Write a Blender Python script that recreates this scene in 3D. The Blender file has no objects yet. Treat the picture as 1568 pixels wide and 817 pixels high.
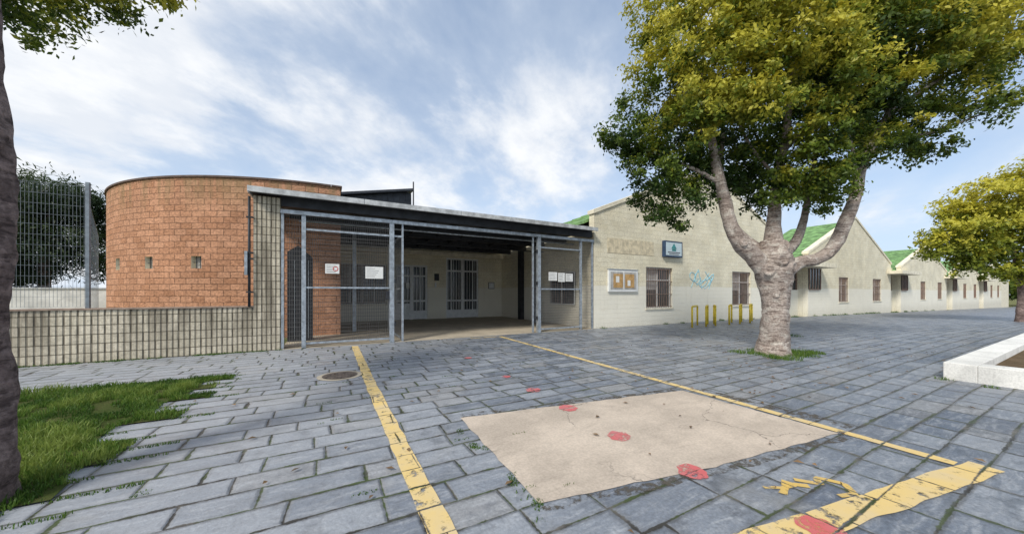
import bpy, math, random
import numpy as np
from mathutils import Vector, noise as mnoise
rad = math.radians
random.seed(7)
scene = bpy.context.scene
scene.view_settings.view_transform = 'Standard'
scene.view_settings.look = 'None'
scene.view_settings.exposure = 0
YAW = rad(28.6)

def cam2w(X, Y):           # survey axes -> site axes (metres)
    return (1.07 + .878*X + .478*Y, -10.79 - .478*X + .878*Y)

def gz(x):
    return -0.012*(min(max(x, 20), 110)-20)

# ------------------------------------------------------------------ materials
class G:
    def __init__(s, name):
        s.m = bpy.data.materials.new(name); s.m.use_nodes = True
        s.t = s.m.node_tree; s.t.nodes.clear()
        s.out = s.t.nodes.new('ShaderNodeOutputMaterial')
    def n(s, typ, **kw):
        nd = s.t.nodes.new(typ)
        for k, v in kw.items(): setattr(nd, k, v)
        return nd
    def put(s, sock, v):
        if isinstance(v, bpy.types.NodeSocket): s.t.links.new(v, sock)
        elif v is not None:
            if sock.type == 'RGBA' and len(v) == 3: v = (*v, 1)
            sock.default_value = v
    def math(s, op, a, b=None, c=None, clamp=False):
        nd = s.n('ShaderNodeMath', operation=op, use_clamp=clamp)
        s.put(nd.inputs[0], a)
        if b is not None: s.put(nd.inputs[1], b)
        if c is not None: s.put(nd.inputs[2], c)
        return nd.outputs[0]
    def coord(s, kind='Object'):
        return s.n('ShaderNodeTexCoord').outputs[kind]
    def sep(s, v):
        nd = s.n('ShaderNodeSeparateXYZ'); s.put(nd.inputs[0], v); return nd.outputs
    def comb(s, x, y, z=0.0):
        nd = s.n('ShaderNodeCombineXYZ')
        for i, v in enumerate((x, y, z)): s.put(nd.inputs[i], v)
        return nd.outputs[0]
    def vscale(s, v, sc):
        nd = s.n('ShaderNodeMapping'); s.put(nd.inputs[0], v); nd.inputs['Scale'].default_value = sc
        return nd.outputs[0]
    def noise(s, v, scale, detail=4, rough=.55, col=False, dist=0):
        nd = s.n('ShaderNodeTexNoise'); s.put(nd.inputs['Vector'], v)
        nd.inputs['Scale'].default_value = scale; nd.inputs['Detail'].default_value = detail
        nd.inputs['Roughness'].default_value = rough; nd.inputs['Distortion'].default_value = dist
        return nd.outputs['Color' if col else 'Fac']
    def white(s, v):
        nd = s.n('ShaderNodeTexWhiteNoise', noise_dimensions='3D'); s.put(nd.inputs['Vector'], v)
        return nd.outputs['Value']
    def step(s, v, a, b, lo=0.0, hi=1.0):
        nd = s.n('ShaderNodeMapRange', interpolation_type='SMOOTHSTEP')
        s.put(nd.inputs[0], v)
        nd.inputs[1].default_value = a; nd.inputs[2].default_value = b
        nd.inputs[3].default_value = lo; nd.inputs[4].default_value = hi
        return nd.outputs[0]
    def mix(s, f, a, b, mode='MIX'):
        nd = s.n('ShaderNodeMix', data_type='RGBA', blend_type=mode)
        s.put(nd.inputs[0], f); s.put(nd.inputs[6], a); s.put(nd.inputs[7], b)
        return nd.outputs[2]
    def bump(s, h, strength=.5, dist=.01):
        nd = s.n('ShaderNodeBump'); nd.inputs['Strength'].default_value = strength
        nd.inputs['Distance'].default_value = dist; s.put(nd.inputs['Height'], h)
        return nd.outputs[0]
    def bsdf(s, col, rough=.8, metal=0, normal=None, spec=.5):
        nd = s.n('ShaderNodeBsdfPrincipled'); s.put(nd.inputs['Base Color'], col)
        s.put(nd.inputs['Roughness'], rough); s.put(nd.inputs['Metallic'], metal)
        s.put(nd.inputs['Specular IOR Level'], spec)
        if normal is not None: s.put(nd.inputs['Normal'], normal)
        return nd.outputs[0]
    def done(s, sh):
        s.t.links.new(sh, s.out.inputs[0]); return s.m

def simple(name, c, rough=.7, metal=0, var=.25, scale=6, spec=.4):
    g = G(name); co = g.coord()
    nz = g.noise(co, scale, 6, .6)
    f = g.step(nz, .3, .7, 1-var, 1+var)
    col = g.mix(1.0, c, g.comb(f, f, f), 'MULTIPLY')
    return g.done(g.bsdf(col, rough, metal, g.bump(nz, .15, .01), spec))

def slab_pattern(g, co, w=.56, h=.29):
    """returns (edge distance, per slab random a, b)"""
    wv = g.noise(co, .7, 2, .5, col=True)
    so = g.sep(co); sw = g.sep(wv)
    x = g.math('MULTIPLY_ADD', sw[0], .12, so[0]); y = g.math('MULTIPLY_ADD', sw[1], .07, so[1])
    yr = g.math('DIVIDE', y, h); row = g.math('FLOOR', yr); fy = g.math('FRACT', yr)
    r = g.white(g.comb(row, 3.7, 1.1))
    wr = g.math('MULTIPLY_ADD', g.white(g.comb(row, 9.7, 5.1)), .24, w-.12)
    wx = g.noise(g.comb(g.math('MULTIPLY', x, .9), g.math('MULTIPLY', row, 5.3), 0.0), 1.0, 1, .5)
    xr = g.math('ADD', g.math('DIVIDE', g.math('MULTIPLY_ADD', wx, .7, x), wr), g.math('MULTIPLY', r, 7.0))
    colid = g.math('FLOOR', xr); fx = g.math('FRACT', xr)
    ra = g.white(g.comb(colid, row, 2.2)); rb_ = g.white(g.comb(colid, row, 8.8))
    ey0 = g.math('MULTIPLY', fy, h)
    sk = g.math('MULTIPLY', g.math('SUBTRACT', ra, .5), .016)
    e_lo = g.math('ADD', ey0, sk); e_hi = g.math('ADD', g.math('SUBTRACT', h, ey0), g.math('MULTIPLY', sk, .6))
    ex = g.math('MULTIPLY', g.math('MINIMUM', fx, g.math('SUBTRACT', 1.0, fx)), wr)
    e = g.math('MINIMUM', ex, g.math('MINIMUM', e_lo, e_hi))
    nz = g.noise(co, 17, 5, .7)
    e = g.math('ADD', e, g.math('MULTIPLY', g.math('SUBTRACT', nz, .5), .026))
    return e, ra, rb_

def mat_paving():
    g = G('slate_paving'); co = g.coord()
    e, rnd, rnd2 = slab_pattern(g, co)
    big = g.noise(co, .35, 4, .6)
    so = g.sep(co)
    off = g.comb(g.math('MULTIPLY_ADD', rnd, 9.0, so[0]), g.math('MULTIPLY_ADD', rnd2, 9.0, so[1]), rnd)
    med = g.noise(off, 4, 8, .68)
    streak = g.noise(g.vscale(off, (2.4, 9, 1)), 1.6, 7, .68, dist=.8)
    base = g.mix(rnd, (.095, .118, .160), (.245, .268, .305))
    base = g.mix(g.step(rnd2, .82, .96, 0, .4), base, (.24, .215, .18))
    base = g.mix(g.step(streak, .44, .70, 0, .58), base, (.41, .425, .45))
    base = g.mix(g.step(big, .4, .7, 0, .28), base, (.32, .325, .335))
    base = g.mix(g.step(med, .50, .30, 0, .7), base, (.065, .075, .095))
    fine = g.noise(co, 38, 6, .75)
    f = g.step(fine, .3, .7, .74, 1.24); base = g.mix(1, base, g.comb(f, f, f), 'MULTIPLY')
    warm = g.mix(g.step(g.noise(co, 1.1, 3), .6, .75, 0, .3), base, (.25, .225, .18))
    left_glare = g.step(g.math('MULTIPLY_ADD', so[1], -.25, so[0]), 7.0, 0.0, 0, .45)  # glare on the left side, painted into the slab colour
    warm = g.mix(left_glare, warm, (.46, .47, .49))
    warm = g.mix(g.step(e, .05, .005, 0, .4), warm, (.11, .11, .11))
    moss = g.math('MULTIPLY', g.step(g.noise(co, 1.6, 5, .7), .44, .58), g.step(so[0], 13, -1, .35, 1.0))
    jc = g.mix(g.step(g.noise(co, 2.2, 4, .7), .45, .65), (.04, .037, .032), (.14, .13, .115))
    jc = g.mix(moss, jc, (.055, .08, .022))
    wmoss = g.math('MULTIPLY_ADD', g.step(g.noise(co, 2.6, 5, .75), .46, .70), .019, .002)
    m2 = g.step(g.math('SUBTRACT', e, wmoss), .0, .008, 1.0, 0)
    col = g.mix(m2, warm, jc)
    rough = g.step(med, .3, .7, .34, .62)
    h = g.math('ADD', g.step(e, .0, .03, 0, 1.0), g.math('MULTIPLY', med, 1.6))
    h = g.math('ADD', h, g.math('MULTIPLY', fine, .25))
    h = g.math('ADD', h, g.math('MULTIPLY', rnd, .35))
    return g.done(g.bsdf(col, rough, 0, g.bump(h, .75, .015), .5))

def mat_paint(name, c, wear=.47, pale=.05, joints=True, rough=.7, top=.93):
    g = G(name); co = g.coord()
    nz = g.noise(co, 9, 8, .75)
    nb = g.noise(co, 1.7, 3, .5)
    keep = g.step(g.math('MULTIPLY_ADD', nb, .35, nz), wear+.12, wear+.24, 0, top)
    if joints:
        e, rnd, r2 = slab_pattern(g, co)
        keep = g.math('MULTIPLY', keep, g.step(e, .001, .012))
    f = g.noise(co, 3, 5, .6)
    col = g.mix(g.step(f, .35, .7), c, tuple(min(1, k*.72+pale) for k in c))
    b = g.bsdf(col, rough, 0, g.bump(nz, .5, .006))
    tr = g.n('ShaderNodeBsdfTransparent').outputs[0]
    mx = g.n('ShaderNodeMixShader'); g.put(mx.inputs[0], keep)
    g.t.links.new(tr, mx.inputs[1]); g.t.links.new(b, mx.inputs[2])
    return g.done(mx.outputs[0])

def mat_block(name, c1, c2, mortar, w=.4, h=.2, ms=.010, rough_scale=18, bump=.8, stain=None, flute=False, low=None, drips=.3, split=False):
    g = G(name); uv = g.n('ShaderNodeUVMap').outputs[0]; co = g.coord()
    bt = g.n('ShaderNodeTexBrick')
    if split:   # rough-broken arrises
        wv = g.noise(uv, 11, 4, .7, col=True)
        mp = g.n('ShaderNodeVectorMath', operation='MULTIPLY_ADD'); g.put(mp.inputs[0], wv); mp.inputs[1].default_value = (.035, .030, 0); g.put(mp.inputs[2], uv)
        g.put(bt.inputs['Vector'], mp.outputs[0])
    else: g.put(bt.inputs['Vector'], uv)
    bt.inputs['Scale'].default_value = 1
    bt.inputs['Brick Width'].default_value = w; bt.inputs['Row Height'].default_value = h
    bt.inputs['Mortar Size'].default_value = ms; bt.inputs['Mortar Smooth'].default_value = .4
    g.put(bt.inputs['Color1'], c1); g.put(bt.inputs['Color2'], c2); g.put(bt.inputs['Mortar'], mortar)
    col = bt.outputs['Color']
    n1 = g.noise(g.vscale(co, (1, 1, 1.7)) if split else co, rough_scale, 7, .7); n2 = g.noise(co, .8, 5, .6)
    lo, hi = (.64, 1.28) if split else (.80, 1.16)
    f = g.step(n1, .3, .7, lo, hi); col = g.mix(1, col, g.comb(f, f, f), 'MULTIPLY')
    f = g.step(n2, .3, .7, .86, 1.08); col = g.mix(1, col, g.comb(f, f, f), 'MULTIPLY')
    s = g.sep(uv)
    drip = g.noise(g.vscale(uv, (2.2, .22, 1)), 1.5, 6, .65)
    if low:
        z = g.math('ADD', s[1], g.math('MULTIPLY', g.math('SUBTRACT', n2, .5), .12))
        col = g.mix(g.step(z, 1.78, 1.84, .75, 0), col, low)
        patchy = g.noise(g.vscale(uv, (1, 1.6, 1)), 1.1, 7, .7)
        col = g.mix(g.step(patchy, .55, .75, 0, .3), col, (.64, .58, .44))
        dirt = g.math('MULTIPLY', g.step(z, -.4, .7, 1, 0), g.step(n1, .4, .6))
        col = g.mix(g.math('MULTIPLY', dirt, .5), col, (.28, .24, .17))
    if stain:
        zt, sc = stain
        up = g.math('MULTIPLY', g.step(s[1], zt-1.7, zt, 0, 1), g.step(drip, .42, .62))
        col = g.mix(g.math('MULTIPLY', up, .7), col, sc)
    else:
        col = g.mix(g.step(drip, .55, .78, 0, drips), col, tuple(k*.6 for k in c1))
    hgt = g.math('ADD', g.math('MULTIPLY', bt.outputs['Fac'], -1.0), g.math('MULTIPLY', n1, .9))
    if flute:
        fr = g.math('FRACT', g.math('DIVIDE', s[0], .1))
        tri = g.math('ABSOLUTE', g.math('SUBTRACT', fr, .5))
        fl = g.step(tri, .28, .42)
        col = g.mix(g.math('MULTIPLY', fl, .65), col, (.06, .052, .04))
        hgt = g.math('SUBTRACT', hgt, g.math('MULTIPLY', fl, 1.6))
    return g.done(g.bsdf(col, .9, 0, g.bump(hgt, bump, .03 if split else .015), .2))

def mat_leaf(name, dark, mid, bright, trans=.35):
    g = G(name)
    at = g.n('ShaderNodeAttribute', attribute_name='tint').outputs['Fac']
    nd = g.n('ShaderNodeValToRGB'); g.put(nd.inputs[0], at)
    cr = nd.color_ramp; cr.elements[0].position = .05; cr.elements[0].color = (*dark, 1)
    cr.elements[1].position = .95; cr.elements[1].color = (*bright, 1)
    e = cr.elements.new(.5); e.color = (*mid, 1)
    b = g.bsdf(nd.outputs[0], .5, 0, None, .35)
    tl = g.n('ShaderNodeBsdfTranslucent'); g.put(tl.inputs[0], nd.outputs[0])
    mx = g.n('ShaderNodeMixShader'); mx.inputs[0].default_value = trans
    g.t.links.new(b, mx.inputs[1]); g.t.links.new(tl.outputs[0], mx.inputs[2])
    return g.done(mx.outputs[0])

def mat_bark(name, c1, c2, c3):
    g = G(name); co = g.coord()
    ring = g.noise(g.vscale(co, (1.4, 1.4, 7)), 2.2, 7, .7, dist=.5)
    fine = g.noise(co, 26, 6, .7); big = g.noise(co, 3.2, 4, .6)
    col = g.mix(g.step(big, .38, .62), c1, c2)
    col = g.mix(g.step(ring, .48, .62, 0, .8), col, c3)
    pale = g.noise(g.vscale(co, (1, 1, 1.6)), 4.5, 5, .6)
    col = g.mix(g.step(pale, .52, .64, 0, .7), col, tuple(min(.62, k*1.45) for k in c2))
    blot = g.noise(co, 6.5, 5, .65)
    col = g.mix(g.step(blot, .60, .68, 0, .7), col, c3)
    f = g.step(fine, .3, .7, .66, 1.22); col = g.mix(1, col, g.comb(f, f, f), 'MULTIPLY')
    h = g.math('ADD', g.math('MULTIPLY', ring, -1.4), g.math('MULTIPLY', fine, .6))
    return g.done(g.bsdf(col, .9, 0, g.bump(h, .9, .035), .2))

def mat_glass(name, c=(.03, .035, .04)):
    g = G(name); co = g.coord()
    nz = g.noise(co, .9, 3)
    return g.done(g.bsdf(g.mix(nz, c, tuple(k*2.2 for k in c)), .12, 0, None, .6))

def mat_soil(name, a, b, c):
    g = G(name); co = g.coord()
    n1 = g.noise(co, 2.5, 8, .7); n2 = g.noise(co, 30, 5, .7)
    col = g.mix(g.step(n1, .4, .6), a, b); col = g.mix(g.step(n2, .5, .7, 0, .6), col, c)
    return g.done(g.bsdf(col, .95, 0, g.bump(n2, .8, .03), .1))

def mat_concrete(name, c, crack=True):
    g = G(name); co = g.coord()
    n1 = g.noise(co, 1.3, 6, .65); n2 = g.noise(co, 45, 5, .7); n3 = g.noise(g.vscale(co, (1, 4, 1)), 1.6, 5, .7, dist=.8)
    col = g.mix(g.step(n1, .35, .65), tuple(k*.84 for k in c), tuple(k*1.1 for k in c))
    col = g.mix(g.step(n3, .52, .75, 0, .5), col, tuple(k*.6 for k in c))
    f = g.step(n2, .3, .7, .86, 1.1); col = g.mix(1, col, g.comb(f, f, f), 'MULTIPLY')
    h = n2
    if crack:
        vo = g.n('ShaderNodeTexVoronoi', feature='DISTANCE_TO_EDGE')
        wv = g.noise(co, 3, 4, .6, col=True)
        mp = g.n('ShaderNodeVectorMath', operation='MULTIPLY_ADD'); g.put(mp.inputs[0], wv); mp.inputs[1].default_value = (.35, .35, .35); g.put(mp.inputs[2], co)
        g.put(vo.inputs['Vector'], mp.outputs[0]); vo.inputs['Scale'].default_value = .75
        cr = g.step(vo.outputs[0], .0, .007, 1, 0)
        cr = g.math('MULTIPLY', cr, g.step(g.noise(co, .9, 2), .42, .55))
        col = g.mix(g.math('MULTIPLY', cr, .65), col, (.09, .08, .07))
        h = g.math('SUBTRACT', n2, cr)
    return g.done(g.bsdf(col, .85, 0, g.bump(h, .3, .008), .3))

M = {}
M['pave'] = mat_paving()
M['yellow'] = mat_paint('yellow_paint', (.74, .54, .21), .40, .14)
M['yellow_faint'] = mat_paint('yellow_paint_worn', (.68, .46, .12), .44, .08)
M['red'] = mat_paint('red_paint', (.60, .13, .13), .44, .10)
M['dirt'] = mat_paint('ground_dirt', (.10, .085, .065), .52, .02, False, .95, .8)
M['patch'] = mat_concrete('screed_concrete', (.52, .44, .36))
M['floor'] = mat_concrete('entrance_floor_concrete', (.46, .40, .31), False)
M['whitecon'] = mat_concrete('whitewashed_concrete', (.78, .77, .73), False)
M['soil'] = mat_soil('soil', (.12, .085, .05), (.17, .12, .075), (.06, .07, .025))
M['ground'] = mat_soil('rough_grass_ground', (.12, .14, .04), (.20, .18, .09), (.06, .10, .02))
M['lawn'] = mat_soil('lawn_earth', (.055, .08, .018), (.08, .09, .03), (.06, .045, .025))
M['cream'] = mat_block('cream_painted_block', (.79, .72, .54), (.84, .78, .61), (.66, .60, .45), bump=.5, ms=.008, low=(.86, .83, .73), drips=.25)
M['creamtrim'] = simple('cream_trim', (.77, .71, .56), .8, 0, .16, 3)
M['brick'] = mat_block('terracotta_split_block', (.44, .22, .125), (.58, .31, .19), (.20, .115, .075), w=.4, h=.2, ms=.009, rough_scale=12, bump=1.0, stain=(5.5, (.26, .19, .10)), split=True)
M['coping'] = simple('dark_coping', (.11, .075, .06), .8)
M['flute'] = mat_block('fluted_grey_block', (.58, .52, .40), (.68, .61, .48), (.24, .21, .16), w=.4, h=.2, ms=.012, bump=.8, flute=True, stain=(1.2, (.13, .11, .08)))
M['redcap'] = simple('tile_cap', (.30, .22, .17), .8)
M['greenroof'] = simple('green_roof', (.16, .29, .11), .75, 0, .5, 2.5)
M['galv'] = simple('galvanised_steel', (.36, .40, .44), .5, .45, .3, 9)
M['wire'] = simple('mesh_wire', (.17, .165, .16), .55, .4, .2, 9)
M['fencewire'] = simple('fence_wire', (.20, .23, .26), .55, .3, .2, 9)
M['flash'] = simple('light_flashing', (.50, .51, .51), .5, .2, .3, 4)
M['darkmetal'] = simple('dark_metal', (.035, .037, .042), .55, .3, .3, 4)
M['under'] = simple('canopy_underside', (.09, .09, .095), .7, .1, .3, 2)
M['ribroof'] = simple('ribbed_roof_sheet', (.045, .05, .06), .5, .3, .3, 4)
M['rack'] = simple('rack_yellow', (.72, .53, .04), .5, 0, .2, 9)
M['glass'] = mat_glass('window_glass')
M['blind'] = simple('window_blind', (.42, .41, .39), .7)
M['white'] = simple('white_frame', (.76, .77, .76), .5, 0, .1, 5)
M['bars'] = simple('brown_window_bars', (.25, .17, .13), .6)
M['paper'] = simple('paper', (.78, .78, .75), .8, 0, .06, 9)
M['ink'] = simple('printed_ink', (.12, .12, .14), .8)
M['inkred'] = simple('red_ink', (.55, .07, .06), .8)
M['cork'] = simple('cork', (.50, .31, .13), .9)
M['signblue'] = simple('sign_blue', (.03, .06, .12), .5)
M['signlight'] = simple('sign_face', (.55, .66, .70), .5, 0, .08)
M['teal'] = simple('sign_teal', (.05, .25, .25), .5)
M['graf'] = simple('blue_spray', (.30, .60, .72), .8)
M['patchwall'] = simple('faded_wall_panel', (.64, .56, .40), .9, 0, .25, 5)
M['iron'] = simple('cast_iron', (.16, .13, .11), .6, .4, .4, 12)
M['bark'] = mat_bark('pale_bark', (.36, .295, .255), (.46, .395, .35), (.13, .095, .08))
M['barkdark'] = mat_bark('dark_bark', (.18, .13, .12), (.25, .19, .175), (.06, .042, .04))
M['leaf'] = mat_leaf('tree_leaves', (.030, .066, .013), (.14, .20, .022), (.55, .50, .06))
M['leaf2'] = mat_leaf('yellow_tree_leaves', (.06, .10, .012), (.25, .29, .03), (.56, .51, .06))
M['needle'] = mat_leaf('pine_needles', (.014, .028, .012), (.035, .062, .022), (.07, .10, .035))
M['blade'] = mat_leaf('grass_blades', (.035, .085, .012), (.10, .19, .028), (.25, .32, .07), .4)
M['dry'] = simple('dry_leaf', (.16, .10, .05), .8, 0, .5, 3)

# ------------------------------------------------------------------ mesh builder
class MB:
    def __init__(s): s.v = []; s.f = []; s.m = []; s.mats = []; s.sm = []
    def mi(s, mat):
        mt = M[mat]
        if mt not in s.mats: s.mats.append(mt)
        return s.mats.index(mt)
    def add(s, vs, fs, mat, smooth=False):
        o = len(s.v); s.v += [tuple(p) for p in vs]; k = s.mi(mat)
        for f in fs: s.f.append([i+o for i in f]); s.m.append(k); s.sm.append(smooth)
    def box(s, x0, x1, y0, y1, z0, z1, mat):
        vs = [(x0,y0,z0),(x1,y0,z0),(x1,y1,z0),(x0,y1,z0),(x0,y0,z1),(x1,y0,z1),(x1,y1,z1),(x0,y1,z1)]
        s.add(vs, [(0,3,2,1),(4,5,6,7),(0,1,5,4),(1,2,6,5),(2,3,7,6),(3,0,4,7)], mat)
    def prism_y(s, poly, y0, y1, mat):
        n = len(poly)
        vs = [(x, y0, z) for x, z in poly] + [(x, y1, z) for x, z in poly]
        fs = [tuple(range(n)), tuple(range(2*n-1, n-1, -1))]
        for i in range(n):
            j = (i+1) % n; fs.append((j, i, i+n, j+n))
        s.add(vs, fs, mat)
    def wire(s, a, b, r, mat, n=4):
        a = Vector(a); b = Vector(b); d = (b-a).normalized()
        q = Vector((0,0,1)) if abs(d.z) < .9 else Vector((1,0,0))
        u = d.cross(q).normalized(); w = d.cross(u)
        vs = []
        for p in (a, b):
            for i in range(n):
                t = 2*math.pi*(i+.5)/n; vs.append(p+u*r*math.cos(t)+w*r*math.sin(t))
        fs = [(i, (i+1) % n, (i+1) % n+n, i+n) for i in range(n)]
        fs += [tuple(range(n-1, -1, -1)), tuple(range(n, 2*n))]
        s.add(vs, fs, mat, n > 6)
    def tube(s, pts, mat, n=16, rough=.06, sub=6, seed=0, k=1.0):
        P = [Vector(p[:3]) for p in pts]; R = [p[3]*k for p in pts]
        C = []
        for i in range(len(P)-1):
            p0 = P[max(i-1,0)]; p1 = P[i]; p2 = P[i+1]; p3 = P[min(i+2, len(P)-1)]
            for j in range(sub):
                t = j/sub
                q = .5*((2*p1)+(p2-p0)*t+(2*p0-5*p1+4*p2-p3)*t*t+(3*p1-p0-3*p2+p3)*t**3)
                C.append((q, R[i]*(1-t)+R[i+1]*t))
        C.append((P[-1], R[-1])); vs = []; ref = Vector((1,.13,0))
        for i, (q, r) in enumerate(C):
            d = (C[min(i+1, len(C)-1)][0]-C[max(i-1,0)][0]).normalized()
            u = (ref-d*ref.dot(d)).normalized(); ref = u; w = d.cross(u)
            for j in range(n):
                t = 2*math.pi*j/n; o = u*math.cos(t)+w*math.sin(t)
                nn = mnoise.noise(Vector((q.x*1.6+seed, q.y*1.6, q.z*1.6))+o*1.1)
                n2 = mnoise.noise(Vector((q.x*5+seed, q.y*5, q.z*7))+o*2.5)
                vs.append(q+o*r*(1+nn*rough*2+n2*rough*1.2))
        fs = []
        for i in range(len(C)-1):
            for j in range(n):
                a = i*n+j; b = i*n+(j+1) % n; fs.append((a, b, b+n, a+n))
        fs.append(tuple(range((len(C)-1)*n, len(C)*n)))
        s.add(vs, fs, mat, True)
    def scar(s, c, d, r, mat):
        """pruning scar: raised ring collar around a sunken heart, facing d"""
        c = Vector(c); d = Vector(d).normalized(); u = d.cross(Vector((0,0,1))).normalized(); w = d.cross(u)
        prof = [(1.5, -.5), (1.15, .15), (.9, .30), (.65, .18), (.4, .02), (.15, .10)]
        vs = []; n = 16
        for pr, ph in prof:
            for i in range(n):
                t = 2*math.pi*i/n; k = 1+.12*mnoise.noise(Vector((math.cos(t)*2+c.x*9, math.sin(t)*2, pr*2)))
                vs.append(c+(u*math.cos(t)+w*math.sin(t)*1.1)*r*pr*k+d*r*ph)
        fs = [(j*n+i, j*n+(i+1) % n, (j+1)*n+(i+1) % n, (j+1)*n+i) for j in range(len(prof)-1) for i in range(n)]
        fs.append(tuple(range((len(prof)-1)*n, len(prof)*n)))
        s.add(vs, fs, mat, True)
    def disc(s, c, r, z, mat, n=36, wob=0, seed=0):
        vs = []
        for i in range(n):
            t = 2*math.pi*i/n; k = 1+wob*mnoise.noise(Vector((math.cos(t)*2+seed, math.sin(t)*2, 0)))
            vs.append((c[0]+r*k*math.cos(t), c[1]+r*k*math.sin(t), z))
        s.add(vs, [tuple(range(n))], mat)
    def build(s, name, parent=None, loc=(0,0,0), rotz=0, uv=True, uvfun=None):
        me = bpy.data.meshes.new(name); me.from_pydata(s.v, [], s.f)
        for mt in s.mats: me.materials.append(mt)
        me.polygons.foreach_set('material_index', s.m)
        me.polygons.foreach_set('use_smooth', s.sm)
        if uv:
            l = me.uv_layers.new(name='UVMap')
            for p in me.polygons:
                nx, ny, nz = p.normal
                hl = math.hypot(nx, ny)
                for li in p.loop_indices:
                    c = me.vertices[me.loops[li].vertex_index].co
                    if uvfun: l.data[li].uv = uvfun(c); continue
                    if hl > .3: l.data[li].uv = ((-ny*c.x+nx*c.y)/hl, c.z)
                    else: l.data[li].uv = (c.x, c.y)
        me.update()
        ob = bpy.data.objects.new(name, me); scene.collection.objects.link(ob)
        ob.location = loc; ob.rotation_euler = (0, 0, rotz)
        if parent: ob.parent = parent
        return ob

def empty(name, loc=(0,0,0), rotz=0):
    e = bpy.data.objects.new(name, None); scene.collection.objects.link(e)
    e.location = loc; e.rotation_euler = (0, 0, rotz); return e

# ------------------------------------------------------------------ ground
def sheet(name, xs, ys, dz, mat):
    mb = MB(); vs = [(x, y, gz(x)+dz) for y in ys for x in xs]; nx = len(xs)
    fs = [(j*nx+i, j*nx+i+1, (j+1)*nx+i+1, (j+1)*nx+i) for j in range(len(ys)-1) for i in range(nx-1)]
    mb.add(vs, fs, mat); return mb.build(name, uv=False)
sheet('ground', [-500, -100, -20, 0, 20, 40, 60, 80, 110, 700], [-500, -30, 0, 60, 700], -.02, 'ground')
sheet('pavement', [-14, 0, 10, 20, 40, 60, 80, 110, 130], [-30, -10, -.02], 0, 'pave')
mb = MB(); mb.box(0.0, 10.84, -.02, 8.5, -.1, .012, 'floor'); mb.build('entrance_floor')

mb = MB()
poly = [(2.40, -8.76), (4.0, -9.06), (5.86, -9.28), (5.86, -7.46), (4.2, -7.2), (2.47, -6.92)]
pp = []
for a, b in zip(poly, poly[1:]+poly[:1]):
    for k in range(16):
        t = k/16; x = a[0]+(b[0]-a[0])*t; y = a[1]+(b[1]-a[1])*t
        pp.append((x+.022*mnoise.noise(Vector((x*5, y*5, 0))), y+.03*mnoise.noise(Vector((x*5, y*5, 5))), .006))
mb.add(pp, [tuple(range(len(pp)))], 'patch'); mb.build('concrete_patch', uv=False)
def ragged(mb, pts, w, z, mat, amp=.5, step=.08):
    L = []; Rr = []
    for (ax, ay), (bx, by) in zip(pts[:-1], pts[1:]):
        D = math.hypot(bx-ax, by-ay); nx, ny = -(by-ay)/D, (bx-ax)/D
        for k in range(int(D/step)+1):
            t = k*step/D; x = ax+(bx-ax)*t; y = ay+(by-ay)*t
            a = w*.5*(1+amp*mnoise.noise(Vector((x*4, y*4, 1)))*2); b = w*.5*(1+amp*mnoise.noise(Vector((x*4, y*4, 7)))*2)
            L.append((x+nx*a, y+ny*a, z)); Rr.append((x-nx*b, y-ny*b, z))
    n = len(L); mb.add(L+Rr, [(i+1, i, n+i, n+i+1) for i in range(n-1)], mat)
mb = MB()
ragged(mb, [(6.12, -7.5), (6.2, -8.4), (6.22, -9.35)], .22, .003, 'dirt')
ragged(mb, [(2.5, -6.86), (4.2, -7.14), (5.8, -7.40)], .12, .0033, 'dirt')
ragged(mb, [(2.38, -8.82), (4.0, -9.12), (5.86, -9.34)], .10, .0036, 'dirt')
mb.build('dirt_stain', uv=False)

mb = MB()
ragged(mb, [(1.70, -12), (1.70, -5.0), (1.76, -.25)], .165, .010, 'yellow', .10)
ragged(mb, [(5.90, -10.04), (6.0, -7.9), (6.28, -.35)], .12, .010, 'yellow', .10)
ragged(mb, [(1.8, -9.46), (3.6, -9.76), (6.05, -10.18)], .20, .014, 'yellow', .10)
ragged(mb, [(5.2, -.36), (6.2, -.36)], .10, .010, 'yellow', .1)
mb.build('yellow_ground_marking', uv=False)
mb = MB()
ragged(mb, [(4.02, -9.42), (4.14, -9.50), (4.28, -9.52), (4.36, -9.60)], .05, .009, 'yellow_faint', .5, .03)
ragged(mb, [(4.36, -9.48), (4.46, -9.62), (4.54, -9.56), (4.62, -9.70), (4.52, -9.80), (4.38, -9.74)], .045, .0095, 'yellow_faint', .4, .03)
ragged(mb, [(4.05, -9.54), (4.30, -9.46)], .06, .0085, 'yellow_faint', .5, .03)
mb.build('yellow_arrow_marking', uv=False)
mb = MB()
for i, (x, y) in enumerate([(3.92,-3.46),(3.87,-5.43),(3.86,-6.36),(3.82,-7.27),(3.75,-8.21),(3.75,-9.02),(3.81,-9.84)]):
    mb.disc((x, y), .12 if i > 1 else .085, .018 if i == 6 else .0105, 'red', 40, .2, i*3)
mb.build('red_painted_dots', uv=False)

mb = MB()
mb.disc((1.28, -3.9), .37, .006, 'floor', 40, .06)
mb.disc((1.28, -3.9), .29, .012, 'iron', 40)
for i in range(-4, 5):
    h = math.sqrt(max(0, .25**2-(i*.055)**2))
    mb.box(1.28+i*.055-.012, 1.28+i*.055+.012, -3.9-h, -3.9+h, .0125, .018, 'iron')
mb.build('manhole_cover', uv=False)

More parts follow.
